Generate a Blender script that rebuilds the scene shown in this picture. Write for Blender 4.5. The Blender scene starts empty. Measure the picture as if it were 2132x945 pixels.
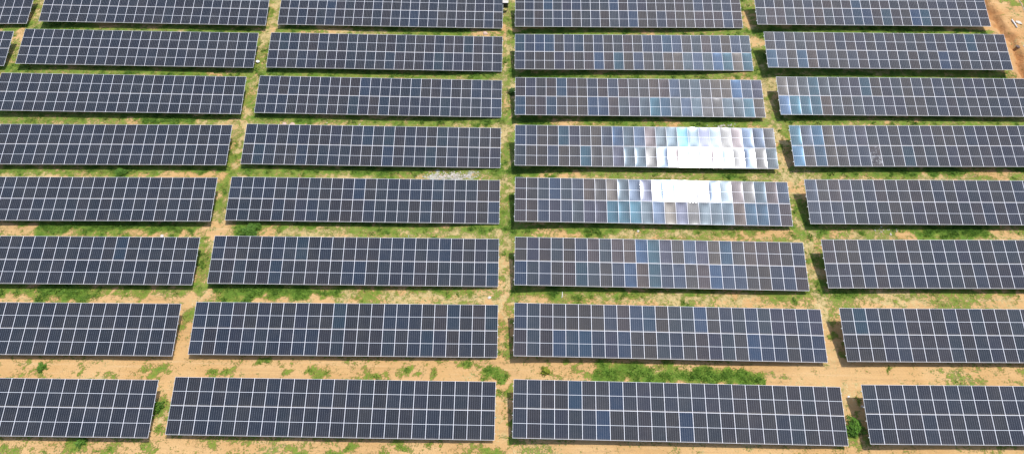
import bpy, bmesh, math, random
import numpy as np
from mathutils import Matrix, Vector, Euler

C = bpy.context.scene.collection
R = math.radians
random.seed(7)

# ------------------------------------------------------------------ camera, sky, sun, exposure
cam_d = bpy.data.cameras.new('camera'); cam = bpy.data.objects.new('camera', cam_d); C.objects.link(cam)
cam_d.sensor_width = 36; cam_d.lens = 24.0; cam_d.clip_end = 8000
cam.matrix_world = (Matrix.Translation((0, 0, 56.847)) @ Matrix.Rotation(R(1.30438), 4, 'Z')
                    @ Matrix.Rotation(R(90 - 57.83404), 4, 'X') @ Matrix.Rotation(R(-0.73914), 4, 'Z'))
bpy.context.scene.camera = cam

SUN = Vector((0.270, 0.219, 0.937)).normalized()          # towards the sun
world = bpy.data.worlds.new('World'); bpy.context.scene.world = world; world.use_nodes = True
wn = world.node_tree
sky = wn.nodes.new('ShaderNodeTexSky'); sky.sky_type = 'NISHITA'; sky.sun_disc = False
sky.sun_elevation = math.asin(SUN.z); sky.sun_rotation = math.atan2(SUN.x, SUN.y)
sky.air_density = 1.0; sky.dust_density = 1.5; sky.ozone_density = 1.0
wn.links.new(sky.outputs[0], wn.nodes['Background'].inputs[0])
wn.nodes['Background'].inputs[1].default_value = 0.15
sun_d = bpy.data.lights.new('sun', 'SUN'); sun_d.energy = 3.3; sun_d.angle = R(0.53); sun_d.color = (1.0, 0.96, 0.90)
sun = bpy.data.objects.new('sun', sun_d); C.objects.link(sun)
sun.rotation_euler = SUN.to_track_quat('Z', 'Y').to_euler()
vs = bpy.context.scene.view_settings
vs.view_transform = 'Standard'; vs.look = 'None'; vs.exposure = 0.26; vs.gamma = 1; vs.use_curve_mapping = False

# ------------------------------------------------------------------ helpers
def tag(o, label=None, cat=None, group=None, kind=None):
    if label: o['label'] = label
    if cat: o['category'] = cat
    if group: o['group'] = group
    if kind: o['kind'] = kind
    return o

def link(name, me, parent=None):
    o = bpy.data.objects.new(name, me); C.objects.link(o)
    if parent: o.parent = parent
    return o

def npmesh(name, verts, faces_flat, nper, mats, matidx=None):
    me = bpy.data.meshes.new(name)
    v = np.asarray(verts, dtype=np.float32).reshape(-1, 3); f = np.asarray(faces_flat, dtype=np.int32).ravel()
    nf = len(f)//nper
    me.vertices.add(len(v)); me.vertices.foreach_set('co', v.ravel())
    me.loops.add(len(f)); me.loops.foreach_set('vertex_index', f)
    me.polygons.add(nf); me.polygons.foreach_set('loop_start', np.arange(0, len(f), nper, dtype=np.int32))
    for m in mats: me.materials.append(m)
    if matidx is not None: me.polygons.foreach_set('material_index', np.asarray(matidx, dtype=np.int32))
    me.update(calc_edges=True)
    return me

def box(bm, x0, x1, y0, y1, z0, z1, bevel=0):
    r = bmesh.ops.create_cube(bm, size=1.0, matrix=Matrix.Translation(((x0+x1)/2, (y0+y1)/2, (z0+z1)/2)) @
                              Matrix.Diagonal((x1-x0, y1-y0, z1-z0, 1)))
    return r['verts']

def bmesh_to(bm, name, mats, smooth=False):
    me = bpy.data.meshes.new(name); bm.to_mesh(me); bm.free()
    for m in mats: me.materials.append(m)
    if smooth:
        for p in me.polygons: p.use_smooth = True
    return me

class N:
    """tiny node builder"""
    def __init__(s, name):
        s.m = bpy.data.materials.new(name); s.m.use_nodes = True; s.t = s.m.node_tree
        s.p = s.t.nodes['Principled BSDF']; s.out = s.t.nodes['Material Output']
    def n(s, typ, **kw):
        x = s.t.nodes.new(typ)
        for k, v in kw.items(): setattr(x, k, v)
        return x
    def l(s, a, b): s.t.links.new(a, b)
    def put(s, sock, v):
        if isinstance(v, (int, float)): sock.default_value = v
        elif isinstance(v, (tuple, list)): sock.default_value = tuple(v) if len(v) != 3 or sock.type == 'VECTOR' else (*v, 1)
        else: s.l(v, sock)
    def math(s, op, a, b=0.0, c=None, clamp=False):
        x = s.n('ShaderNodeMath', operation=op); x.use_clamp = clamp
        s.put(x.inputs[0], a); s.put(x.inputs[1], b)
        if c is not None: s.put(x.inputs[2], c)
        return x.outputs[0]
    def mix(s, f, a, b, mode='MIX'):
        x = s.n('ShaderNodeMix', data_type='RGBA', blend_type=mode)
        s.put(x.inputs[0], f); s.put(x.inputs[6], a); s.put(x.inputs[7], b)
        return x.outputs[2]
    def noise(s, scale, detail=4, rough=0.55, vec=None, dist=0.0):
        x = s.n('ShaderNodeTexNoise'); x.inputs['Scale'].default_value = scale
        x.inputs['Detail'].default_value = detail; x.inputs['Roughness'].default_value = rough
        x.inputs['Distortion'].default_value = dist
        if vec is not None: s.l(vec, x.inputs['Vector'])
        return x.outputs['Fac']
    def ramp(s, f, lo, hi):
        x = s.n('ShaderNodeMapRange', interpolation_type='SMOOTHSTEP')
        s.put(x.inputs[0], f); x.inputs[1].default_value = lo; x.inputs[2].default_value = hi
        return x.outputs[0]

# ------------------------------------------------------------------ numpy value noise
_rs = np.random.RandomState(11)
_lat = _rs.rand(257, 257)
def vnoise(x, y, f, seed=0):
    x = x*f + 37.3*seed; y = y*f + 91.7*seed
    xi = np.floor(x).astype(int); yi = np.floor(y).astype(int)
    fx = x-xi; fy = y-yi; fx = fx*fx*(3-2*fx); fy = fy*fy*(3-2*fy)
    a = _lat[xi % 257, yi % 257]; b = _lat[(xi+1) % 257, yi % 257]
    c = _lat[xi % 257, (yi+1) % 257]; d = _lat[(xi+1) % 257, (yi+1) % 257]
    return (a*(1-fx)+b*fx)*(1-fy)+(c*(1-fx)+d*fx)*fy
def fbm(x, y, f, seed=0, o=4):
    s = 0; w = 0; a = 1
    for k in range(o):
        s = s+a*vnoise(x+13*k, y-7*k, f*2.03**k, seed+k); w += a; a *= .55
    return s/w

# ------------------------------------------------------------------ where the arrays stand
# row, column, x, y, z of the array's centre, yaw, cross slope, tilt (degrees)
TW, TL = 27.66, 4.764
ARR = [(1,'A',-45.21,67.34,0.21,0.10,1.27,12.97),(1,'B',-16.16,67.68,-0.47,-0.15,0.99,12.92),(1,'C',13.04,67.11,-0.01,0.00,0.29,12.52),
 (1,'D',42.06,66.51,0.91,-0.34,0.15,12.52),(1,'L',-74.76,67.46,-0.05,0.11,-0.10,12.82),(2,'L',-74.53,60.18,0.03,0.09,-0.16,12.93),
 (2,'A',-45.27,60.28,0.09,0.32,1.42,12.90),(2,'B',-16.10,60.46,-0.53,0.07,1.18,13.17),(2,'C',13.08,60.02,-0.05,0.22,0.47,12.58),
 (2,'D',41.98,59.35,0.94,-0.39,0.21,12.49),(3,'A',-45.15,53.10,0.10,0.43,1.42,12.92),(3,'B',-16.03,53.48,-0.64,0.02,1.27,12.43),
 (3,'C',13.17,52.93,-0.02,-0.01,0.56,12.20),(3,'D',42.41,53.03,0.16,-0.07,0.27,12.93),(4,'A',-45.15,46.07,-0.28,0.15,0.11,12.41),
 (4,'B',-16.00,46.39,-0.69,0.13,1.19,12.52),(4,'C',13.21,45.87,0.03,-0.08,0.67,12.03),(4,'D',42.42,46.00,0.23,0.20,-0.03,12.51),
 (5,'A',-44.97,38.91,-0.15,0.12,0.00,12.60),(5,'B',-15.96,39.23,-0.57,0.18,1.00,12.73),(5,'C',13.27,38.84,0.05,-0.17,0.98,11.99),
 (5,'D',42.53,38.88,0.17,0.07,0.09,12.61),(6,'A',-44.96,31.79,-0.17,0.03,0.14,12.47),(6,'B',-15.89,31.98,-0.32,0.03,0.60,12.84),
 (6,'C',13.32,31.70,0.09,-0.24,1.10,12.04),(6,'D',42.65,31.85,0.16,0.20,-0.09,12.31),(7,'A',-44.90,24.69,-0.20,0.06,0.14,12.55),
 (7,'B',-15.81,24.83,-0.18,-0.00,0.26,13.14),(7,'C',13.33,24.61,0.26,-0.27,1.29,11.85),(7,'D',42.56,24.57,0.25,0.13,0.10,12.43),
 (8,'A',-44.84,17.46,-0.05,-0.13,0.24,12.25),(8,'B',-15.85,17.62,-0.09,-0.52,-0.44,12.86),(8,'C',13.33,17.43,0.30,-0.45,1.20,11.67),
 (8,'D',42.54,17.38,0.48,0.16,0.32,12.33)]
HSTAND = 1.25
def arr_matrix(a):
    _, _, x, y, z, yaw, sl, ti = a
    return Matrix.Translation((x, y, z)) @ Matrix.Rotation(R(yaw), 4, 'Z') @ Matrix.Rotation(R(sl), 4, 'Y') @ Matrix.Rotation(R(ti), 4, 'X')

# ground height: follows the arrays, a smooth blend between them
_ctl = []
for a in ARR:
    for s in (-.42, 0, .42):
        _ctl.append((a[2]+s*TW, a[3], a[4]-math.sin(R(a[6]))*s*TW-HSTAND))
_ctl = np.array(_ctl)
GUL = [(57.2, 69.5), (57.47, 67.27), (57.56, 65.73), (57.86, 64.3), (58.13, 62.24), (57.95, 60.24), (57.77, 58.28), (57.58, 56.0), (57.9, 53)]
def gully(x, y):
    """distance to the wash-out line and how far along it"""
    best = np.full(x.shape, 99.0); side = np.zeros(x.shape)
    xw = x + (fbm(x, y, 1.1, 5)-.5)*1.4
    for (ax, ay), (bx, by) in zip(GUL[:-1], GUL[1:]):
        dx, dy = bx-ax, by-ay; L2 = dx*dx+dy*dy
        t = np.clip(((xw-ax)*dx+(y-ay)*dy)/L2, 0, 1)
        d = np.hypot(xw-(ax+t*dx), y-(ay+t*dy)); m = d < best
        best = np.where(m, d, best); side = np.where(m, np.sign(xw-(ax+t*dx)), side)
    return best, side
def height(x, y):
    x = np.asarray(x, float); y = np.asarray(y, float); sh = x.shape; xf = x.ravel(); yf = y.ravel()
    num = np.zeros(xf.shape); den = np.full(xf.shape, 1e-6)
    for cx, cy, cz in _ctl:
        w = np.exp(-(((xf-cx)/7.0)**2+((yf-cy)/3.2)**2)); num += w*(cz); den += w
    base = (num-1.35e-6)/den
    far = np.clip(1-den*1e5, 0, 1)
    base = base*(1-far)-1.35*far
    d, side = gully(xf, yf)
    base = base-.62*np.exp(-(d/.36)**2)+.22*np.exp(-((d-.75)/.5)**2)*(side > 0)
    east = np.clip((xf-57.5)/6, 0, 1)*np.exp(-((yf-62)/25)**2)
    base = base+east*(.5*(fbm(xf, yf, .35, 3)-.5))
    nearf = ((np.abs(xf) < 90) & (yf > 0) & (yf < 90))
    base = base+nearf*((fbm(xf, yf, .6, 1)-.5)*.14+(fbm(xf, yf, 3.0, 2, 3)-.5)*.05)
    return base.reshape(sh)
def hgt(x, y): return float(height(np.array([x]), np.array([y]))[0])

# ------------------------------------------------------------------ what grows where (world metres): kind x y rx ry
PATCH = (
    'G -55.8 65.6 3.6 0.4;B -50.6 65.3 1.2 0.4;B -45.5 65.1 1.5 0.4;G -38.4 65.3 4.8 0.4;G -27.7 65.5 1.8 0.5;B -22.8 65.1 2.4 0.3;D -18.1 65.0 5.3 0.4;G -'
    '11.0 64.8 3.5 0.3;B -4.5 64.9 1.8 0.3;B 0.8 65.3 2.4 0.3;G 6.7 64.8 5.3 0.4;Y 15.5 64.9 5.3 0.4;B 15.5 64.6 0.6 0.3;Y 23.1 64.7 3.5 0.4;B 33.2 65.6 2.'
    '9 0.4;G 45.4 65.2 6.4 0.4;B 52.9 65.0 2.6 0.4;G -58.4 58.3 3.4 0.7;Y -53.0 57.7 5.7 0.6;G -39.9 57.6 2.6 0.6;B -35.9 57.7 1.1 0.4;Y -33.1 57.8 1.7 0.5'
    ';G -25.2 58.0 4.5 0.6;Y -18.9 57.5 5.1 0.5;Y -10.4 57.3 3.4 0.4;L 3.6 57.8 3.9 0.5;B 9.3 58.0 1.7 0.3;Y 17.6 57.5 5.0 0.4;Y 23.2 57.6 2.8 0.4;G 31.2 5'
    '8.3 2.8 0.5;Y 36.2 58.2 4.5 0.5;D 40.5 57.7 2.2 0.3;Y 48.4 58.1 5.6 0.5;Y -55.4 50.6 4.3 0.6;Y -47.7 50.5 3.3 0.6;B -43.3 50.4 0.8 0.3;L -38.5 50.5 2.'
    '4 0.6;D -35.1 50.1 1.9 0.5;Y -26.0 50.1 3.8 0.6;Y -18.5 50.4 3.2 0.6;G -13.7 50.2 0.4 0.6;Y -9.9 50.4 3.2 0.6;D -4.5 50.0 2.7 0.4;L 1.4 50.6 2.4 0.6;B'
    ' 5.0 50.3 1.2 0.5;G 9.4 50.7 3.2 0.6;B 16.3 50.4 1.9 0.4;G 21.1 50.4 2.7 0.4;G 32.8 50.8 3.2 0.6;Y 38.0 50.3 4.2 0.4;Y 48.6 50.3 5.3 0.4;G -53.1 43.4 '
    '3.1 0.4;D -52.3 42.8 2.6 0.3;G -42.6 43.1 2.1 0.5;Y -38.6 43.5 1.5 0.4;B -37.4 42.8 2.0 0.4;B -33.3 42.7 1.5 0.5;G -35.1 43.7 2.1 0.3;G -28.4 43.7 2.1'
    ' 0.4;Y -24.7 43.4 3.6 0.5;G -13.6 43.1 0.5 0.5;Y -9.4 43.7 3.6 0.4;W -7.6 43.2 2.6 0.4;D -17.5 43.0 2.5 0.4;Y -4.3 43.1 2.0 0.5;L 2.3 43.6 3.1 0.6;Y 8'
    '.4 43.3 3.0 0.5;B 4.9 42.9 1.0 0.3;D 16.0 43.1 4.5 0.4;G 23.6 43.6 0.4 0.3;D 26.1 43.1 2.5 0.5;G 34.2 43.5 2.5 0.3;D 30.6 43.1 1.5 0.5;G 38.7 43.2 1.0'
    ' 0.4;L 43.8 43.6 3.0 0.5;B 50.2 43.3 2.3 0.5;L -47.3 36.3 2.9 0.7;L -42.5 36.5 2.4 0.7;L -38.0 36.4 3.4 0.6;G -33.6 36.2 1.9 0.7;B -52.1 36.0 1.5 0.7;'
    'B -50.0 36.0 0.4 0.6;B -45.1 35.5 0.5 0.3;B -37.3 35.7 0.9 0.3;B -33.6 35.5 0.7 0.2;B -30.4 36.2 1.2 1.1;B -30.9 35.2 1.0 0.5;B -25.2 35.6 1.2 0.3;L -'
    '27.1 35.9 0.8 0.6;Y -23.9 36.5 1.7 0.3;D -20.9 35.9 2.9 0.5;Y -17.6 36.4 2.4 0.3;G -13.6 35.9 0.5 0.7;D -11.2 35.9 1.4 0.5;Y -9.8 36.4 1.9 0.3;D -5.0 '
    '36.0 3.1 0.5;G 1.8 36.4 1.5 0.5;B 2.5 36.0 0.5 0.3;B 5.1 35.9 1.0 0.4;G 8.3 36.6 3.9 0.3;G 8.5 35.8 1.2 0.3;D 11.8 35.6 1.9 0.3;D 16.6 36.0 1.9 0.3;Y '
    '14.3 36.5 2.9 0.3;B 24.2 35.8 2.4 0.5;G 22.8 36.1 0.6 0.3;D 33.8 35.9 1.0 0.3;Y 36.1 35.9 1.4 0.5;B 38.5 35.8 0.9 0.4;L 43.3 36.2 2.9 0.7;B 48.4 35.8 '
    '1.5 0.5;B 31.4 36.0 1.4 0.4;G -48.3 29.0 1.8 0.3;B -46.1 28.8 0.5 0.7;L -43.6 28.9 2.1 0.8;B -38.9 28.7 1.4 0.5;G -36.3 29.0 1.1 0.6;B -34.3 28.5 0.8 '
    '0.5;Y -33.5 29.1 0.9 0.3;L -26.6 29.0 2.3 0.7;L -23.0 29.2 2.3 0.5;B -23.7 28.4 1.0 0.3;B -18.7 28.5 1.2 0.4;L -19.8 29.3 1.8 0.3;G -14.0 28.9 0.7 0.8'
    ';D -16.5 28.7 1.4 0.4;D -9.7 28.8 4.1 0.5;D -5.1 28.6 2.5 0.5;G 0.8 29.1 1.7 0.5;D 5.3 28.9 0.7 0.4;G 6.3 29.0 0.7 0.5;D 7.6 28.8 1.1 0.4;G 10.4 29.4 '
    '3.6 0.3;D 13.0 28.8 3.2 0.4;D 18.4 28.7 4.1 0.4;G 15.7 28.4 0.4 0.3;G 26.9 29.1 0.5 0.5;Y 30.2 28.9 1.8 0.5;D 34.6 28.8 2.7 0.4;Y 39.6 29.0 4.0 0.5;G '
    '45.5 28.9 0.4 0.6;B 46.7 28.8 0.8 0.6;B -24.9 21.5 30.0 0.9;B 26.3 21.6 19.0 0.9;B -3.2 14.6 43.9 0.5;G -42.9 21.0 0.8 0.4;G -32.6 21.3 0.8 0.7;G -44.'
    '8 21.6 0.4 0.2;G -39.6 21.4 0.3 0.2;G -36.3 20.9 0.4 0.2;G -37.6 20.7 0.3 0.2;G -27.7 21.3 0.4 0.3;G -25.8 21.4 0.9 0.2;G -23.1 22.2 0.5 0.3;G -17.6 2'
    '1.2 0.9 0.4;G -21.0 21.1 0.5 0.3;G -13.5 21.1 0.7 0.4;G -10.1 21.3 0.9 0.5;G -9.5 21.8 0.3 0.4;G -8.0 20.8 0.4 0.3;L -2.0 21.1 1.2 0.5;G -4.8 21.6 0.7'
    ' 0.3;G -3.5 21.3 0.4 0.2;G -25.2 20.7 0.3 0.2;G 2.3 21.3 0.7 0.4;G 5.1 21.6 0.8 0.3;G 7.4 21.5 0.8 0.3;L 9.3 21.3 2.3 0.7;L 13.5 21.2 2.8 0.7;L 17.7 2'
    '1.1 2.7 0.7;L 20.5 21.1 1.1 0.4;Y 23.0 21.1 1.1 0.4;G 32.6 21.8 0.7 0.2;Y 39.2 21.1 0.9 0.3;Y 38.5 21.5 2.5 0.4;G -42.8 14.3 1.0 0.5;G -37.0 14.7 0.6 '
    '0.6;G -34.5 14.2 0.3 0.2;G -31.0 14.3 0.4 0.3;G -30.2 14.5 0.3 0.2;G -13.7 14.5 0.6 0.2;G -18.5 14.2 0.6 0.2;G -9.6 14.5 1.1 0.2;G -3.2 14.4 1.6 0.2;Y'
    ' 1.2 14.6 2.0 0.3;G -15.2 14.2 0.6 0.1;Y -20.9 14.4 1.2 0.2;G -6.9 15.1 0.3 0.1;G -31.7 62.2 0.5 1.5;Y -31.1 60.6 0.6 1.2;G -31.8 53.4 0.4 0.8;G -31.6'
    ' 51.1 0.4 0.4;G -31.3 47.0 0.4 1.2;G -31.4 45.5 0.5 0.8;G -31.2 40.0 0.6 1.6;G -30.9 32.3 0.6 0.7;G -30.9 31.5 0.6 0.8;G -30.9 26.6 0.7 1.0;B -30.8 23'
    '.3 0.6 1.9;B -31.2 19.9 0.5 0.5;G -31.3 17.8 0.5 1.0;G -31.3 16.5 0.4 0.7;B -31.0 28.4 0.7 0.5;B -31.3 22.6 1.3 0.5;G -30.5 18.6 0.3 0.4;B -30.3 15.5 '
    '0.3 0.5;Y -59.7 60.9 0.6 1.8;B -61.8 67.7 0.5 1.3;G -61.6 68.4 0.4 0.6;G -60.2 58.5 1.1 0.4;B -61.6 63.8 0.4 1.1;G -31.7 67.8 0.4 1.3;B -30.8 65.2 0.6'
    ' 0.5;G -2.3 67.9 0.4 0.5;B -1.8 66.2 0.5 1.0;G -1.4 68.8 0.2 2.7;B -2.0 64.0 0.5 1.3;G -1.1 60.8 0.3 0.8;G -2.0 60.0 0.3 1.1;D -1.7 58.8 0.2 1.1;G -1.'
    '9 53.1 0.3 0.6;B -1.6 53.8 0.3 0.9;G -2.0 51.6 0.3 0.6;D -1.8 47.8 0.6 1.5;G -1.2 46.8 0.2 0.8;D -1.6 45.2 0.3 0.9;G -2.0 45.9 0.2 0.5;D -1.4 40.8 0.3'
    ' 1.5;G -1.0 39.3 0.2 1.1;G -1.8 39.0 0.1 0.7;G -1.8 38.1 0.2 0.5;D -1.6 35.0 0.8 0.9;G -1.4 32.9 0.5 0.3;B -1.2 32.2 0.3 0.4;D -1.3 31.2 0.4 1.0;G -1.'
    '8 30.9 0.2 0.3;G -0.9 27.9 0.2 0.7;G -1.8 25.2 0.3 1.0;B -1.3 24.7 0.2 1.2;G -1.5 23.3 0.3 0.6;G -0.7 25.7 0.3 0.9;B -1.2 22.2 0.5 0.6;G -1.7 19.3 0.4'
    ' 0.4;G -0.8 19.4 0.3 0.5;D -1.4 18.7 0.3 0.3;G -1.8 17.6 0.2 1.0;B -1.2 16.8 0.3 1.4;G -0.8 17.2 0.2 1.0;G -0.8 16.0 0.2 0.6;Y 28.4 68.9 0.6 1.8;B 28.'
    '2 66.3 0.5 1.2;G 28.2 68.6 0.3 0.7;G 28.6 65.4 0.4 0.5;B 28.6 62.8 0.7 0.8;G 27.9 60.7 0.5 1.0;D 27.8 58.9 0.4 1.0;G 28.1 54.0 0.4 0.7;D 28.3 52.6 0.4'
    ' 1.0;D 28.9 55.9 0.5 0.8;Y 28.7 49.9 1.0 0.7;G 28.6 48.6 0.4 0.3;B 28.6 47.4 0.4 0.7;G 28.0 46.6 0.4 0.5;B 28.3 44.8 0.5 0.8;D 28.8 43.0 1.0 0.9;B 28.'
    '7 41.3 0.6 0.9;G 28.0 39.8 0.2 0.4;G 28.2 38.0 0.2 0.7;D 27.9 36.9 0.4 0.6;G 27.6 35.8 0.7 0.3;B 28.7 34.7 0.6 0.7;G 28.6 34.3 0.2 0.2;G 28.4 32.5 0.5'
    ' 0.5;B 28.4 31.4 0.4 0.4;G 28.3 30.4 0.2 0.3;D 28.4 28.9 0.9 0.5;Y 28.4 27.1 0.4 0.6;G 28.5 26.2 0.4 0.4;B 28.7 25.5 0.3 0.3;G 28.5 24.8 0.3 0.4;B 28.'
    '7 23.4 0.5 0.8;G 28.3 23.1 0.2 0.2;B 29.3 20.7 0.8 0.7;G 28.8 19.3 0.3 0.2;B 28.1 17.9 0.2 0.9;L 28.3 16.5 0.6 0.6;G 27.9 15.3 0.5 0.3;B 27.2 14.9 1.2'
    ' 0.2;G 28.6 15.1 0.3 0.2;B 59.5 65.6 3.5 8.6;B 61.8 68.6 2.0 1.7;G 60.0 69.5 0.5 0.2;G 61.1 69.0 0.4 0.4;Y 60.3 67.8 0.7 0.3;G 62.0 68.7 0.4 0.4;D 59.'
    '2 61.0 0.8 2.2;G 59.5 62.7 0.5 0.4;G 58.1 68.1 0.2 0.4;B 57.9 58.3 0.8 1.3'
)
PT = []
for e in ''.join(PATCH).split(';'):
    k, a, b, c, d = e.split(); PT.append((k, float(a), float(b), float(c), float(d)))
def cover(x, y):
    """green, dry, pale fields 0..1 on world points"""
    xw = x+(fbm(x, y, .9, 21)-.5)*4.2; yw = y+(fbm(x, y, 1.1, 22)-.5)*2.4
    up = 1/(1+np.exp(-(y-29)/2.2))                       # lusher far half, barer near half
    n1 = fbm(x, y, .22, 31); n2 = fbm(x, y, .9, 33)
    green = .33*up+.10+(n1-.5)*.9+(n2-.5)*.5
    dry = .27+.30*up+(fbm(x, y, .3, 41)-.5)*.8
    pale = np.zeros(x.shape)
    # greener strip along each array's low edge
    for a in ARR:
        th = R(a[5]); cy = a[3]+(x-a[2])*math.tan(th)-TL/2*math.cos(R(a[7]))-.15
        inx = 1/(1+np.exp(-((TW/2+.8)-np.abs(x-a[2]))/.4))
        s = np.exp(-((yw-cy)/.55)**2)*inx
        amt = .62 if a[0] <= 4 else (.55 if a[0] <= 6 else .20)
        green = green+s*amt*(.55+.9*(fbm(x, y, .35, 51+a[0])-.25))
        # slightly greener cover along the west side of each array
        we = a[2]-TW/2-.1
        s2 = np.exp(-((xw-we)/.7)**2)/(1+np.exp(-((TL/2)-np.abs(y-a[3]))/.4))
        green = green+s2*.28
    # worn tracks along the three aisles
    for ax in (-59.9, -30.6, -1.42, 27.9):
        s = np.exp(-((xw-ax)/.62)**2)
        green = green-s*.34; dry = dry+s*.38*(.35+.65*up)
    for k, cx, cy, rx, ry in PT:
        ry_ = max(ry*1.15, .45); rx_ = max(rx*1.1, .4)
        d = ((xw-cx)/rx_)**2+((yw-cy)/ry_)**2
        w = 1/(1+np.exp((d-1)*3.0))
        w = np.where(d < 9, w, 0)
        if k == 'G': green = green+(.80-green)*w*.85; dry = dry-.2*w
        elif k == 'L': green = green+(1.15-green)*w*.92; dry = dry-.3*w
        elif k == 'Y': green = green+(.50-green)*w*.8; dry = dry+(.72-dry)*w*.8
        elif k == 'B': green = green+(.0-green)*w*.85; dry = dry+(.12-dry)*w*.8
        elif k == 'D': green = green+(.20-green)*w*.8; dry = dry+(.92-dry)*w*.85
        elif k == 'W': green = green+(.25-green)*w*.7; dry = dry+(.8-dry)*w*.8; pale = np.maximum(pale, w)
    gd, _ = gully(x, y)
    green = green-.7*np.exp(-(gd/1.5)**2); dry = dry-.5*np.exp(-(gd/1.6)**2)
    global RED; RED = np.exp(-(gd/1.1)**2)*.9+.35*np.clip((x-56)/3, 0, 1)*(fbm(x, y, .5, 61) > .5)
    # the field beyond the arrays
    return np.clip(green, 0, 1.2), np.clip(dry, 0, 1), pale

# ------------------------------------------------------------------ ground
def ground_material():
    k = N('soil_and_short_grass'); t = k.t
    geo = k.n('ShaderNodeNewGeometry').outputs['Position']
    at = k.n('ShaderNodeAttribute', attribute_name='cover'); sep = k.n('ShaderNodeSeparateColor'); k.l(at.outputs['Color'], sep.inputs[0])
    g, d, w = sep.outputs[0], sep.outputs[1], sep.outputs[2]
    fine = k.noise(7.0, 5, .65, geo); mid = k.noise(1.6, 5, .6, geo, .4); big = k.noise(.22, 3, .5, geo); grit = k.noise(28, 3, .6, geo)
    soil = k.mix(k.ramp(big, .35, .65), (.55, .335, .138), (.60, .385, .175))
    soil = k.mix(k.math('MULTIPLY', k.ramp(mid, .50, .75), .55), soil, (.46, .25, .105))
    soil = k.mix(k.math('MULTIPLY', k.ramp(grit, .55, .75), .30), soil, (.62, .46, .28))
    mp = k.n('ShaderNodeMapping'); mp.inputs['Scale'].default_value = (.12, 2.6, 1); k.l(geo, mp.inputs['Vector'])
    rut = k.noise(1.0, 4, .6, mp.outputs[0], .3)
    soil = k.mix(k.math('MULTIPLY', k.ramp(rut, .52, .66), .38), soil, (.40, .24, .11))
    soil = k.mix(k.math('MULTIPLY', k.ramp(rut, .44, .30), .35), soil, (.68, .50, .29))
    soil = k.mix(k.math('MULTIPLY', at.outputs['Alpha'], .8), soil, (.50, .235, .09))
    straw = k.mix(k.ramp(fine, .35, .65), (.42, .34, .13), (.62, .50, .26))
    straw = k.mix(k.math('MULTIPLY', k.ramp(mid, .5, .7), .5), straw, (.30, .27, .07))
    grn = k.mix(k.ramp(fine, .3, .7), (.09, .17, .018), (.24, .31, .04))
    lush = k.mix(k.ramp(fine, .35, .7), (.055, .13, .014), (.13, .25, .03))
    # detail noise breaks the edges of every patch
    dn = k.math('ADD', k.math('MULTIPLY', k.math('SUBTRACT', fine, .5), 2.0), k.math('MULTIPLY', k.math('SUBTRACT', mid, .5), 1.5))
    md = k.ramp(k.math('ADD', d, dn), .34, .62)
    mg = k.ramp(k.math('ADD', g, dn), .28, .50)
    ml = k.ramp(k.math('ADD', g, dn), .66, .92)
    col = k.mix(k.math('MULTIPLY', md, .85), soil, straw)
    col = k.mix(k.math('MULTIPLY', mg, .85), col, grn)
    col = k.mix(k.math('MULTIPLY', ml, .85), col, lush)
    mw = k.ramp(k.math('ADD', w, k.math('MULTIPLY', k.math('ADD', k.math('SUBTRACT', mid, .5), k.math('SUBTRACT', fine, .5)), 1.5)), .55, .85)
    col = k.mix(k.math('MULTIPLY', mw, .8), col, (.60, .60, .56))
    k.l(col, k.p.inputs['Base Color']); k.p.inputs['Roughness'].default_value = .95; k.p.inputs['Specular IOR Level'].default_value = .15
    bmp = k.n('ShaderNodeBump'); bmp.inputs['Strength'].default_value = .8; bmp.inputs['Distance'].default_value = .12
    k.l(k.math('ADD', fine, k.math('MULTIPLY', mg, .5)), bmp.inputs['Height']); k.l(bmp.outputs[0], k.p.inputs['Normal'])
    return k.m
M_ground = ground_material()

def axis(lo, hi, step, far):
    a = list(np.arange(lo, hi+1e-6, step)); s = step; x = lo; left = []
    while x > -far: s *= 1.5; x -= s; left.append(x)
    s = step; x = a[-1]; right = []
    while x < far: s *= 1.5; x += s; right.append(x)
    return np.array(left[::-1]+a+right)
gx = axis(-80, 72, .22, 3500); gy = axis(8, 80, .2, 3500)
X, Y = np.meshgrid(gx, gy, indexing='ij'); Z = height(X, Y)
nx, ny = X.shape; idx = np.arange(nx*ny).reshape(nx, ny)
F = np.stack([idx[:-1, :-1], idx[1:, :-1], idx[1:, 1:], idx[:-1, 1:]], -1)
gm = npmesh('ground', np.stack([X, Y, Z], -1), F, 4, [M_ground])
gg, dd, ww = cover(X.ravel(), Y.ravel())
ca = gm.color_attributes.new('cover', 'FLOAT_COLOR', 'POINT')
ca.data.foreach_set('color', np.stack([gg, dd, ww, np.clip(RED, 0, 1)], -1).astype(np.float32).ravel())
gm.polygons.foreach_set('use_smooth', np.ones(len(gm.polygons), dtype=bool))
tag(link('ground', gm), kind='structure')

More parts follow.
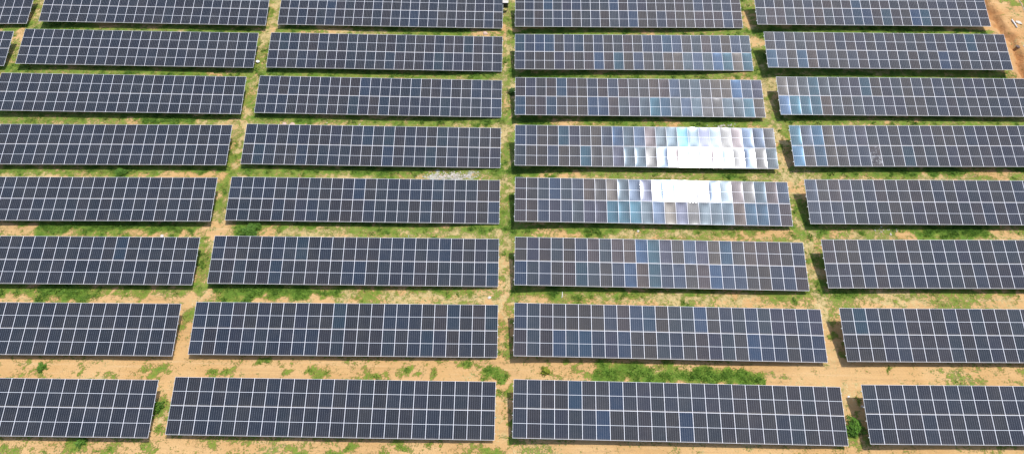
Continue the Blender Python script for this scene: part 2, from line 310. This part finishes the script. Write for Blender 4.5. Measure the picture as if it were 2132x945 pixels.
# ------------------------------------------------------------------ materials of the arrays
def cell_material():
    k = N('solar_cells_under_glass')
    tc = k.n('ShaderNodeTexCoord'); sep = k.n('ShaderNodeSeparateXYZ'); k.l(tc.outputs['Object'], sep.inputs[0])
    oi = k.n('ShaderNodeObjectInfo')
    x = sep.outputs[0]; y = k.math('ABSOLUTE', sep.outputs[1])
    HX, HY, G0 = .5575, 1.170, .014
    px = 2*HX/6; py = (HY-G0)/12
    fx = k.math('ABSOLUTE', k.math('SUBTRACT', k.math('FRACT', k.math('DIVIDE', k.math('ADD', x, HX+2*px), px)), .5))
    fy = k.math('ABSOLUTE', k.math('SUBTRACT', k.math('FRACT', k.math('DIVIDE', k.math('ADD', y, -G0+py), py)), .5))
    lx = k.math('GREATER_THAN', fx, .5-.0055/px); ly = k.math('GREATER_THAN', fy, .5-.0022/py)
    edge = k.math('MAXIMUM', k.math('GREATER_THAN', k.math('ABSOLUTE', x), HX), k.math('MAXIMUM', k.math('GREATER_THAN', y, HY), k.math('LESS_THAN', y, G0)))
    bus = k.math('GREATER_THAN', k.math('ABSOLUTE', k.math('SUBTRACT', k.math('FRACT', k.math('DIVIDE', k.math('ADD', x, 3.0), px/10)), .5)), .46)
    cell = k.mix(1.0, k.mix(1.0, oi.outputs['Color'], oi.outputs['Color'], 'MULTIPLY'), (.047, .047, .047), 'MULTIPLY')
    var = k.noise(1.7, 3, .5, tc.outputs['Object'])
    cell = k.mix(k.math('MULTIPLY', var, .4), cell, (.018, .022, .03))
    c = k.mix(k.math('MULTIPLY', bus, .12), cell, (.30, .32, .36))
    c = k.mix(k.math('MULTIPLY', ly, .32), c, (.38, .40, .44))
    c = k.mix(k.math('MULTIPLY', lx, .44), c, (.46, .48, .53))
    c = k.mix(edge, c, (.80, .82, .86))
    # a thin film of dust
    geo = k.n('ShaderNodeNewGeometry').outputs['Position']
    dust = k.math('MULTIPLY', k.ramp(k.noise(.6, 4, .6, geo), .35, .8), .035)
    c = k.mix(dust, c, (.42, .36, .28))
    band = k.math('MULTIPLY', k.ramp(k.math('ADD', k.math('MULTIPLY', sep.outputs[1], -1.0), k.math('MULTIPLY', k.noise(5, 3, .6, geo), .12)), 1.10, 1.24), .22)
    c = k.mix(band, c, (.45, .38, .28))
    k.l(c, k.p.inputs['Base Color'])
    k.p.inputs['Roughness'].default_value = .19
    k.p.inputs['Specular IOR Level'].default_value = .075
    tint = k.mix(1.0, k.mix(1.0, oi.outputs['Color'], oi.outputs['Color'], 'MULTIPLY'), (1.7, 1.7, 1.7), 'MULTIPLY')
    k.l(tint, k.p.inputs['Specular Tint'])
    k.p.inputs['Coat Weight'].default_value = 1.0
    k.p.inputs['Coat Roughness'].default_value = .080
    k.p.inputs['Coat IOR'].default_value = 1.45
    return k.m
def metal(name, col, rough, met, nz=.06):
    k = N(name); geo = k.n('ShaderNodeNewGeometry').outputs['Position']
    c = k.mix(k.noise(3.0, 4, .6, geo), tuple(v*(1-nz*2) for v in col), tuple(min(1, v*(1+nz)) for v in col))
    k.l(c, k.p.inputs['Base Color']); k.p.inputs['Roughness'].default_value = rough; k.p.inputs['Metallic'].default_value = met
    return k.m
M_cell = cell_material()
M_frame = metal('anodised_aluminium', (.86, .86, .90), .5, .0)
M_back = metal('white_backsheet', (.55, .56, .58), .6, 0)
M_steel = metal('galvanised_steel', (.52, .54, .56), .5, .5, .12)

# ------------------------------------------------------------------ one panel, three slightly different glass sheets
PX = TW/24; PW = PX-.004; PL = (TL-.010)/2; FW = .018
def glass_mesh(kind):
    nx_, ny_ = 9, 15; w = PW/2-FW; l = PL/2-FW
    sag = (.0048, .0078, .0062)[kind]; tx = (.0012, -.0010, .0025)[kind]; ty = (.0010, .0018, -.0012)[kind]
    V = []; Fc = []; us = np.sin(np.linspace(-1, 1, nx_)*math.pi/2*.999); vv = np.sin(np.linspace(-1, 1, ny_)*math.pi/2*.999)
    for v in vv:
        for u in us:
            a = 1-abs(u)**2.6; b = 1-abs(v)**4
            V.append((u*w, v*l, -.0022-sag*a*b-(tx*u+ty*v)*a*b))
    for j in range(ny_-1):
        for i in range(nx_-1):
            q = j*nx_+i; Fc.append((q, q+1, q+1+nx_, q+nx_))
    me = npmesh('glass_sheet', V, Fc, 4, [M_cell])
    for p in me.polygons: p.use_smooth = True
    return me
def frame_mesh():
    bm = bmesh.new(); w = PW/2; l = PL/2; T = .035
    # top faces and walls of a mitred box frame, with back sheet
    def ring(z, ww_, ll_): return [bm.verts.new((sx*ww_, sy*ll_, z)) for sx, sy in ((-1, -1), (1, -1), (1, 1), (-1, 1))]
    to = ring(-.0015, w, l); to2 = ring(0, w-.0015, l-.0015); ti = ring(0, w-FW, l-FW); tl = ring(-.012, w-FW, l-FW); bo = ring(-T, w, l); bi = ring(-T, w-.03, l-.03)
    bk = ring(-.0125, w-FW-.001, l-FW-.001)
    for A, B in ((to, to2), (to2, ti), (ti, tl), (bo, to), (bi, bo), (bk, bi)):
        for i in range(4):
            j = (i+1) % 4; bm.faces.new((A[i], A[j], B[j], B[i]))
    f = bm.faces.new(bk[::-1]); f.material_index = 1
    return bmesh_to(bm, 'panel_frame', [M_frame, M_back])
GL = [glass_mesh(i) for i in range(3)]; FR = frame_mesh()

def bar(L, prof):      # channel section along x
    w, h, t = prof; bm = bmesh.new()
    box(bm, -L/2, L/2, -w/2, w/2, -t, 0); box(bm, -L/2, L/2, -w/2, -w/2+t, -h, -t); box(bm, -L/2, L/2, w/2-t, w/2, -h, -t)
    return bmesh_to(bm, 'bar', [M_steel])
PUR = bar(TW+.16, (.05, .06, .003)); RAF = bar(4.0, (.06, .09, .004))
bm = bmesh.new(); s = .05
box(bm, -s, s, -.003, .003, -1, 0); box(bm, -s, s, .06, .066, -1, 0); box(bm, -.003, .003, .003, .06, -1, 0)
POST = bmesh_to(bm, 'post', [M_steel])

# standout panels: (row, column, half, index) -> tint name
BLUE = {(3,'C'): 'U4 U21 L0 L3 L7 L8 L13 L14 L22', (2,'C'): 'U0 U2 U3 U6 U15 L8 L10 L20 L21 L23', (3,'B'): 'U10 U15 U21 L12 L18 L23 L9',
 (4,'B'): 'U11 U13 U18 L5 L1 L13 L17', (7,'C'): 'U9 U14 U10 L3 L4 L5 L8 L18', (8,'C'): 'U7 U4 L12 L6', (6,'C'): 'U10 U11 U17 L0 L5 L9 L11 L16',
 (7,'B'): 'U20 U23 U11 L18', (1,'D'): 'L10 L11 L16 L17 U10 L13', (5,'C'): 'L8 L9 L10 U13 U14 U3 L20 L21', (5,'B'): 'U11 U16 U18 L17 L23',
 (6,'B'): 'U19 U7 L23 L12 L5', (2,'D'): 'L0 U20 L17 L3', (3,'D'): 'L0 L1 L2 L3 U3 U8', (4,'D'): 'U0 U2 L0 L2 L10', (2,'B'): 'U1 L17 U20 L12',
 (6,'A'): 'U17', (4,'C'): 'U0 U4 U9 L6 U15', (1,'C'): 'U3 U10 L12', (7,'D'): 'U1', (1,'B'): 'U5 L14'}
BROWN = {(6,'C'): 'U9 L10 U19', (3,'C'): 'U3 U13 L1', (3,'B'): 'L11 U9 U8 U2', (2,'D'): 'L14 L3 L4', (1,'C'): 'L2 L9', (7,'B'): 'U19 U22 L20', (5,'B'): 'L10 U22', (2,'B'): 'U4', (3,'D'): 'L4', (5,'C'): 'L19 U6 L1', (1,'D'): 'U7 L6'}
def parse(D, key):
    out = set()
    for q in D.get(key, '').split(): out.add((q[0], int(q[1:])))
    return out
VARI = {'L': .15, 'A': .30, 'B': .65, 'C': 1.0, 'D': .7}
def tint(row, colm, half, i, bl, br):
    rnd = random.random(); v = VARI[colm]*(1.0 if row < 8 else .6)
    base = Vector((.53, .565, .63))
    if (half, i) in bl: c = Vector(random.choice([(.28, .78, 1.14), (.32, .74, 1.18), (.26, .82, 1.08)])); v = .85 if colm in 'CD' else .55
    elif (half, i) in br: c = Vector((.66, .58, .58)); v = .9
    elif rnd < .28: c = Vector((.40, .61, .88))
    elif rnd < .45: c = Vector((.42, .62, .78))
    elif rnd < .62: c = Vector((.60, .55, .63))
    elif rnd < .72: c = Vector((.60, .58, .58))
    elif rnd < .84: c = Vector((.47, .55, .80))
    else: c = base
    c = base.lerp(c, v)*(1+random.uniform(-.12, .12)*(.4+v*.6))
    return (*c, 1.0)

COLN = {'L': 'far left block', 'A': 'left block', 'B': 'centre-left block', 'C': 'centre-right block', 'D': 'right block'}
ORD = {1: 'first', 2: 'second', 3: 'third', 4: 'fourth', 5: 'fifth', 6: 'sixth', 7: 'seventh', 8: 'eighth'}
SPECIAL = {(4,'C'): 'solar array whose lower right half glares white in the sun, fourth row from the top',
 (5,'C'): 'solar array whose upper right half glares white above blue panels, fifth row from the top',
 (1,'L'): 'dark solar array cut off at the top left corner of the field',
 (2,'L'): 'dark solar array mostly beyond the left edge, second row from the top',
 (1,'B'): 'solar array beside the dark cabinet, in the top row',
 (1,'D'): 'top row solar array ending at the bare eroded earth on the right',
 (2,'D'): 'solar array ending beside the eroded gully, second row from the top',
 (4,'D'): 'solar array with pale dirt smears on one panel, fourth row of the right block',
 (8,'C'): 'nearest solar array right of the central aisle, with one vivid blue upper panel',
 (8,'B'): 'nearest solar array left of the central aisle, uniformly dark navy',
 (6,'C'): 'solar array with one brown panel beside two blue ones, sixth row from the top',
 (7,'C'): 'solar array with three blue panels together in its lower half, seventh row from the top',
 (7,'B'): 'solar array with a blue panel at its upper right corner, seventh row from the top'}

def rod_along(parent, name, me, M):
    o = link(name, me, parent); o.matrix_local = M; return o

first = True
for a in ARR:
    row, colm = a[0], a[1]
    M = arr_matrix(a)
    zg = hgt(a[2], a[3])
    root = bpy.data.objects.new('solar_array', None); C.objects.link(root)
    root.location = (a[2], a[3], zg); root.empty_display_size = .5
    lab = SPECIAL.get((row, colm)) or 'tilted solar array of dark glass panels in the %s, %s row from the top' % (COLN[colm], ORD[row])
    tag(root, lab, 'solar array', 'ground mounted solar arrays in rows')
    T0 = Matrix.Translation((-a[2], -a[3], -zg)) @ M
    bl = parse(BLUE, (row, colm)); br = parse(BROWN, (row, colm))
    for half, sy in (('U', 1), ('L', -1)):
        for i in range(24):
            x = (i-11.5)*PX; y = sy*(PL/2+.005)
            bias = {(4, 'C', 'U'): -.50, (5, 'C', 'L'): .60, (3, 'C', 'L'): -.8, (3, 'C', 'U'): -.6, (6, 'C', 'U'): .4}.get((row, colm, half), 0)
            jit = (Matrix.Rotation(R(random.gauss(0, .10)+bias), 4, 'X') @ Matrix.Rotation(R(random.gauss(0, .16)), 4, 'Y'))
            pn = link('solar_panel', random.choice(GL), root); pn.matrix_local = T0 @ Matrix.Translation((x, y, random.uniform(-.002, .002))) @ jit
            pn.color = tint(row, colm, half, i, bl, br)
            link('frame', FR, pn)
    for y in (-1.85, -.55, .55, 1.85):
        rod_along(root, 'purlin', PUR, T0 @ Matrix.Translation((0, y, -.040)))
    for kx in range(7):
        x = (kx-3)*4.3
        rod_along(root, 'rafter', RAF, T0 @ Matrix.Translation((x, 0, -.104)) @ Matrix.Rotation(R(90), 4, 'Z'))
        for y in (-1.25, 1.25):
            top = T0 @ Vector((x, y, -.20)); g = hgt(a[2]+top.x, a[3]+top.y)-zg-.25
            rod_along(root, 'post', POST, Matrix.Translation(top) @ Matrix.Diagonal((1, 1, top.z-g, 1)))
# pale smears (dried mud and droppings) lie on the glass of one panel in the fourth row
def smear_material():
    k = N('dried_dirt'); k.p.inputs['Base Color'].default_value = (.55, .55, .56, 1); k.p.inputs['Roughness'].default_value = .9
    geo = k.n('ShaderNodeNewGeometry').outputs['Position']
    al = k.math('MULTIPLY', k.ramp(k.noise(3.5, 5, .7, geo), .48, .62), .45); k.l(al, k.p.inputs['Alpha']); return k.m
a4 = [a for a in ARR if a[0] == 4 and a[1] == 'D'][0]
root4 = [o for o in bpy.data.objects if o.get('label') == SPECIAL[(4, 'D')]][0]
bm = bmesh.new(); bmesh.ops.create_grid(bm, x_segments=2, y_segments=2, size=.5)
sm = bmesh_to(bm, 'dirt_smear', [smear_material()])
o = link('dirt_smear', sm, root4)
o.matrix_local = Matrix.Translation(-root4.location) @ arr_matrix(a4) @ Matrix.Translation(((7-11.5)*PX, -PL/2-.005, .004)) @ Matrix.Diagonal((PW*.94, PL*.92, 1, 1))

# ------------------------------------------------------------------ grasses and weeds
def leaf_material(name, trans=.35):
    k = N(name); at = k.n('ShaderNodeAttribute', attribute_name='tint')
    k.l(at.outputs['Color'], k.p.inputs['Base Color']); k.p.inputs['Roughness'].default_value = .6; k.p.inputs['Specular IOR Level'].default_value = .3
    tr = k.n('ShaderNodeBsdfTranslucent'); k.l(at.outputs['Color'], tr.inputs[0])
    mx = k.n('ShaderNodeMixShader'); mx.inputs[0].default_value = trans
    k.l(k.p.outputs[0], mx.inputs[1]); k.l(tr.outputs[0], mx.inputs[2]); k.l(mx.outputs[0], k.out.inputs[0])
    return k.m
M_leaf = leaf_material('grass_blades')
rs = np.random.RandomState(5)
def blades(cx, cy, cz, size, spread, upr, col, nb):
    """nb leaf triangles per tuft; arrays are per tuft"""
    n = len(cx); rep = lambda q: np.repeat(q, nb)
    ang = rs.rand(n*nb)*2*np.pi; ln = rep(size)*(.6+.8*rs.rand(n*nb)); el = np.clip(rep(upr)*(.6+.8*rs.rand(n*nb)), .1, 1.45)
    bx = rep(cx)+(rs.rand(n*nb)-.5)*rep(spread); by = rep(cy)+(rs.rand(n*nb)-.5)*rep(spread); bz = rep(cz)-.02
    hx = np.cos(ang)*np.cos(el)*ln; hy = np.sin(ang)*np.cos(el)*ln; hz = np.sin(el)*ln
    w = ln*(.16+.14*rs.rand(n*nb)); px = -np.sin(ang)*w; py = np.cos(ang)*w
    V = np.empty((n*nb, 4, 3))
    V[:, 0] = np.stack([bx, by, bz], -1)
    V[:, 1] = np.stack([bx+hx*.5+px, by+hy*.5+py, bz+hz*.62], -1)
    V[:, 2] = np.stack([bx+hx, by+hy, bz+hz*.95], -1)
    V[:, 3] = np.stack([bx+hx*.5-px, by+hy*.5-py, bz+hz*.62], -1)
    cc = np.repeat(col, nb, 0)*(.7+.6*rs.rand(n*nb, 1))
    return V, np.repeat(cc, 4, 0)
def leaf_object(name, V, col):
    n = len(V); f = np.arange(n*4).reshape(n, 4)
    me = npmesh(name, V.reshape(-1, 3), f, 4, [M_leaf])
    c = me.color_attributes.new('tint', 'FLOAT_COLOR', 'POINT')
    c.data.foreach_set('color', np.concatenate([col, np.ones((len(col), 1))], 1).astype(np.float32).ravel())
    return link(name, me)
NC = 430000
x = rs.uniform(-80, 66, NC); y = rs.uniform(11, 74, NC)
keep = np.ones(NC, bool)
for a in ARR:                                           # nothing deep under the panels is ever seen
    keep &= ~((np.abs(x-a[2]) < TW/2-1.0) & (y < a[3]+TL/2-.3) & (y > a[3]-TL/2+.75))
x = x[keep]; y = y[keep]
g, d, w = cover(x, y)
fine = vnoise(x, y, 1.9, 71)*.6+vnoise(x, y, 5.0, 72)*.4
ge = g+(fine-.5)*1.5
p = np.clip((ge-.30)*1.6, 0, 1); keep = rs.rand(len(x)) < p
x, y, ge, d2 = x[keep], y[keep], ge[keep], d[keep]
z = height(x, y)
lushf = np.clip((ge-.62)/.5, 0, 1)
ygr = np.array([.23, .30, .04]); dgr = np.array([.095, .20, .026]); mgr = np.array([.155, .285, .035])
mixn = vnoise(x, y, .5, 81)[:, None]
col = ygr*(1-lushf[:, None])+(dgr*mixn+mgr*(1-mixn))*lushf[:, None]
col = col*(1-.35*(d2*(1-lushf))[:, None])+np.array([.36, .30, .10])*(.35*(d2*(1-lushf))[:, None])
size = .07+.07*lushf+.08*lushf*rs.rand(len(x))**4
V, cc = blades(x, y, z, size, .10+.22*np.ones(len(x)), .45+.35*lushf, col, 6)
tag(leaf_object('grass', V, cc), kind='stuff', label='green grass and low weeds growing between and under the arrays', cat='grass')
# dry straw
NC = 90000
x = rs.uniform(-80, 66, NC); y = rs.uniform(11, 74, NC)
keep = np.ones(NC, bool)
for a in ARR: keep &= ~((np.abs(x-a[2]) < TW/2-1.0) & (y < a[3]+TL/2-.3) & (y > a[3]-TL/2+.6))
x = x[keep]; y = y[keep]; g, d, w = cover(x, y)
de = d+(vnoise(x, y, 2.3, 91)-.5)*1.0-g*.2; keep = rs.rand(len(x)) < np.clip((de-.45)*1.3, 0, 1)
x, y = x[keep], y[keep]; z = height(x, y)
mixn = rs.rand(len(x), 1)
V, cc = blades(x, y, z, .10+.08*rs.rand(len(x)), np.full(len(x), .3), np.full(len(x), .3), np.array([.50, .40, .20])*mixn+np.array([.33, .30, .10])*(1-mixn), 4)
tag(leaf_object('dry_grass', V, cc), kind='stuff', label='dry straw coloured grass on the worn ground', cat='dry grass')

def weed_bush(x, y, r, h, n, label, c1=(.07, .17, .022), c2=(.17, .33, .04)):
    """leafy weed: stems fanning from the root, leaves in the outer shell"""
    z = hgt(x, y); th = rs.rand(n)*2*np.pi; ph = np.arccos(rs.rand(n)); rad = rs.rand(n)**.45
    lob = 1+.30*np.sin(th*3+x)+.22*np.sin(th*5+y)
    px = np.cos(th)*np.sin(ph)*r*rad*lob; py = np.sin(th)*np.sin(ph)*r*rad*lob; pz = np.cos(ph)*h*rad+.02
    m = rs.rand(n, 1)*.6+.4*(pz/h)[:, None]; col = np.array(c1)*(1-m)+np.array(c2)*m
    V, cc = blades(px, py, pz, np.full(n, .13), np.full(n, .05), np.full(n, .35), col, 3)
    # stems
    ns = 9; sv = []; sc = []
    for q in range(ns):
        t = 2*math.pi*q/ns+rs.rand()*.5; e = .5+.6*rs.rand(); L = r*.9
        tip = np.array([math.cos(t)*math.cos(e)*L, math.sin(t)*math.cos(e)*L, math.sin(e)*h*.8]); pr = np.array([-math.sin(t), math.cos(t), 0])*.012
        b0 = np.array([0, 0, -.03]); sv.append([b0-pr, b0+pr, tip+pr*.5, tip-pr*.5]); sc += [[.12, .14, .04]]*4
    st = leaf_object('stem', np.array(sv), np.array(sc))
    o = leaf_object('foliage', V, cc)
    root = bpy.data.objects.new('weed_bush', None); C.objects.link(root); root.location = (x, y, z)
    st.parent = root; o.parent = root
    tag(root, label, 'weed', 'single leafy weeds among the arrays')
weed_bush(-27.10, 35.90, .95, .65, 620, 'round dark green weed clump above the left end of a sixth row array')
weed_bush(28.15, 16.6, .85, .75, 560, 'big leafy bright green weed between the two nearest right arrays', (.05, .14, .02), (.16, .34, .03))
weed_bush(-31.35, 17.9, .55, .6, 300, 'bright green weed in the aisle beside the nearest left array', (.06, .15, .02), (.16, .32, .03))
weed_bush(-42.76, 21.4, .42, .3, 200, 'dark weed on bare soil above the nearest left array')
weed_bush(2.3, 21.3, .38, .4, 160, 'yellow green weed above the nearest array right of the central aisle', (.10, .16, .02), (.40, .42, .04))
weed_bush(-1.05, 55.1, .50, .6, 220, 'dark weed at the left edge of the third row array right of the central aisle', (.03, .08, .012), (.08, .18, .03))
weed_bush(-36.9, 14.9, .45, .35, 200, 'low weed on bare soil below the nearest left array')
weed_bush(-42.6, 43.1, .65, .5, 320, 'dark green weed clump above the fifth row in the left block')

# ------------------------------------------------------------------ small things
def painted(name, col, rough=.6):
    k = N(name); geo = k.n('ShaderNodeNewGeometry').outputs['Position']
    c = k.mix(k.ramp(k.noise(6, 4, .6, geo), .35, .75), col, tuple(v*.78 for v in col)); k.l(c, k.p.inputs['Base Color'])
    k.p.inputs['Roughness'].default_value = rough; return k.m
M_white = painted('white_plastic', (.82, .82, .80), .45); M_black = painted('dark_enclosure', (.018, .018, .02), .5)
M_stone = painted('pale_stone', (.66, .60, .54), .9); M_pink = painted('pinkish_stone', (.60, .42, .33), .9); M_dark = painted('dark_stone', (.16, .11, .09), .9)

# cabinet by the top-row array: two legs, dark case, pale rain hood
rt = bpy.data.objects.new('inverter_cabinet', None); C.objects.link(rt); cx, cy = -2.02, 69.0; rt.location = (cx, cy, hgt(cx, cy))
bm = bmesh.new(); box(bm, -.30, .30, -.16, .16, .55, 1.35); bmesh.ops.bevel(bm, geom=bm.edges[:], offset=.015, segments=2)
link('case', bmesh_to(bm, 'case', [M_black]), rt)
bm = bmesh.new(); vsb = box(bm, -.36, .36, -.22, .22, 1.37, 1.40); bmesh.ops.rotate(bm, verts=vsb, cent=(0, 0, 1.38), matrix=Matrix.Rotation(R(4), 3, 'X'))
link('rain_hood', bmesh_to(bm, 'rain_hood', [M_stone]), rt)
for sx in (-.24, .24):
    bm = bmesh.new(); box(bm, sx-.025, sx+.025, -.025, .025, -.2, .55); link('leg', bmesh_to(bm, 'leg', [M_steel]), rt)
bm = bmesh.new(); box(bm, .19, .21, -.185, -.162, .88, 1.02); link('door_handle', bmesh_to(bm, 'door_handle', [M_steel]), rt)
tag(rt, 'dark cabinet with a pale hood at the end of a top row array', 'cabinet')

# white basin lying open on the grass
bm = bmesh.new(); prof = [(.02, .02), (.17, .02), (.20, .05), (.27, .20), (.31, .215), (.32, .20), (.29, .185), (.215, .03), (.18, 0), (.0, 0)]
ring = []
for rr, zz in prof:
    ring.append([bm.verts.new((rr*math.cos(q*math.pi/12), rr*math.sin(q*math.pi/12), zz)) for q in range(24)])
for A, B in zip(ring[:-1], ring[1:]):
    for q in range(24):
        try: bm.faces.new((A[q], A[(q+1) % 24], B[(q+1) % 24], B[q]))
        except ValueError: pass
bm.faces.new(ring[0]); bmesh.ops.remove_doubles(bm, verts=bm.verts[:], dist=.002); bmesh.ops.recalc_face_normals(bm, faces=bm.faces[:])
o = link('plastic_basin', bmesh_to(bm, 'plastic_basin', [M_white], True)); bx, by = -31.42, 59.57
o.location = (bx, by, hgt(bx, by)+.05); o.rotation_euler = (R(-10), R(14), 0); o.scale = (.7, .7, .7)
tag(o, 'white round plastic basin lying on the grass beside the second row of arrays', 'basin')

# white pipe and scrap of sheeting, thin cable on the bare earth
def tube(pts, r, mat, name, seg=8, jog=0):
    bm = bmesh.new(); rings = []; pts = [Vector(q) for q in pts]
    for i, q in enumerate(pts):
        dr = (pts[min(i+1, len(pts)-1)]-pts[max(i-1, 0)]).normalized(); s1 = dr.orthogonal().normalized(); s2 = dr.cross(s1)
        rings.append([bm.verts.new(q+(s1*math.cos(2*math.pi*k/seg)+s2*math.sin(2*math.pi*k/seg))*r) for k in range(seg)])
    for A, B in zip(rings[:-1], rings[1:]):
        for k in range(seg): bm.faces.new((A[k], A[(k+1) % seg], B[(k+1) % seg], B[k]))
    bm.faces.new(rings[0][::-1]); bm.faces.new(rings[-1])
    bmesh.ops.recalc_face_normals(bm, faces=bm.faces[:])
    return bmesh_to(bm, name, [mat], True)
def onground(pts, dz): return [(px_, py_, hgt(px_, py_)+dz) for px_, py_ in pts]
o = link('plastic_pipe', tube(onground([(59.35, 65.95), (59.42, 65.3), (59.5, 64.6)], .10), .075, M_white, 'plastic_pipe'))
tag(o, 'short white plastic pipe lying on bare earth in the top right corner', 'pipe')
bm = bmesh.new(); gv = [[bm.verts.new((.75*u/5-.1, .45*v/4-.1, .05*math.sin(u*1.7+v)+.04)) for v in range(5)] for u in range(6)]
for u in range(5):
    for v in range(4):
        if u+v < 7: bm.faces.new((gv[u][v], gv[u+1][v], gv[u+1][v+1], gv[u][v+1]))
loose = [v for v in bm.verts if not v.link_faces]
bmesh.ops.delete(bm, geom=loose, context='VERTS'); bmesh.ops.solidify(bm, geom=bm.faces[:], thickness=.012)
o = link('plastic_sheet', bmesh_to(bm, 'plastic_sheet', [painted('faded_sheet', (.66, .58, .48))], True)); o.location = (59.75, 65.5, hgt(59.75, 65.5)+.05); o.rotation_euler = (0, 0, R(-30))
tag(o, 'crumpled scrap of pale sheeting beside the white pipe', 'sheet')
pts = [(61.5+.12*math.sin(t*5), 71.5-t*7.5) for t in np.linspace(0, 1.35, 28)]
pts = [(a_-.35*t*0, b_) for (a_, b_), t in zip(pts, range(28))]
o = link('cable', tube(onground(pts, .03), .022, painted('pale_cable', (.60, .58, .56)), 'cable', 6))
tag(o, 'thin pale cable lying across the bare earth at the right edge', 'cable')
o = link('marker_stake', tube([(-11.12, 35.23, hgt(-11.12, 35.23)-.15), (-11.10, 35.27, hgt(-11.12, 35.23)+.75)], .028, M_white, 'marker_stake'))
tag(o, 'thin white stake standing just above the sixth row of the centre-left block', 'stake')
o = link('white_stick', tube([(3.94, 28.55, hgt(3.94, 28.6)+.03), (4.0, 28.8, hgt(4, 28.8)+.06), (4.02, 29.2, hgt(4.02, 29.2)+.03)], .035, M_white, 'white_stick'))
tag(o, 'short white stick lying on straw above the seventh row near the central aisle', 'stick')
tri = onground([(-42.4, 43.55), (-42.0, 43.5)], .1)

def stone(x, y, r, mat, label, cat='stone', group=None, flat=.55):
    bm = bmesh.new(); bmesh.ops.create_icosphere(bm, subdivisions=2, radius=1)
    for v in bm.verts:
        n_ = math.sin(v.co.x*3.1+x)*math.cos(v.co.y*2.7+y)+math.sin(v.co.z*4+x+y)
        v.co *= 1+.16*n_
        v.co.x *= r*1.15; v.co.y *= r*.9; v.co.z *= r*flat
    o = link('stone', bmesh_to(bm, 'stone', [mat])); o.location = (x, y, hgt(x, y)+r*flat*.3); o.rotation_euler = (0, 0, x*3)
    tag(o, label, cat, group)
stone(-26.48, 50.14, .26, M_pink, 'left of two pinkish stones above the fourth row of the centre-left block')
stone(-25.53, 49.95, .32, M_pink, 'right of two pinkish stones, the larger and paler, above the fourth row')
stone(58.37, 61.35, .22, M_dark, 'dark brown stone on the bare earth at the right')
stone(59.08, 61.28, .17, M_white, 'white stone on the bare earth beside a dark one')
stone(11.76, 36.08, .15, M_stone, 'pale stone on straw above the sixth row right of the central aisle')
stone(-2.87, 28.66, .15, M_stone, 'pale stone beside the central aisle above the seventh row')
stone(-35.95, 35.27, .18, M_stone, 'flat pale stone at the top edge of the sixth row left array', flat=.3)
stone(28.39, 19.30, .11, M_white, 'small white stone at the corner shadow of the nearest right array')
stone(29.35, 18.45, .12, M_stone, 'small pale stone in the shade of the nearest right array')
stone(-4.45, 64.9, .30, M_pink, 'flat pinkish stone between the top two rows left of the central aisle', flat=.25)
# pale chips scattered in the white patch and beside the glaring array: too many to count
bmc = []
for (cx, cy, rx, ry, nn) in ((-7.2, 43.3, 2.6, .55, 420), (22.6, 49.9, 1.5, .25, 70), (36.5, 36.3, 1.6, .35, 30), (-19.5, 50.2, 3, .2, 12)):
    for q in range(nn):
        ux = cx+rs.randn()*rx*.5; uy = cy+rs.randn()*ry*.55; r_ = .025+.06*rs.rand()**2
        bmc.append((ux, uy, r_))
Vc = []; Fc = []
hz = height(np.array([q[0] for q in bmc]), np.array([q[1] for q in bmc]))
for (ux, uy, r_), z0 in zip(bmc, hz):
    b = len(Vc); ang = rs.rand()*6.28
    for k in range(4):
        t = ang+k*math.pi/2; Vc.append((ux+math.cos(t)*r_*(1+rs.rand()), uy+math.sin(t)*r_*(1+rs.rand()), z0+.0))
    Vc.append((ux+.2*r_, uy, z0+r_*.7)); Vc.append((ux, uy, z0-.03))
    for k in range(4):
        Fc.append((b+k, b+(k+1) % 4, b+4)); Fc.append((b+(k+1) % 4, b+k, b+5))
tag(link('gravel', npmesh('gravel', Vc, Fc, 3, [M_stone])), kind='stuff', label='pale chips scattered over the grass', cat='gravel')
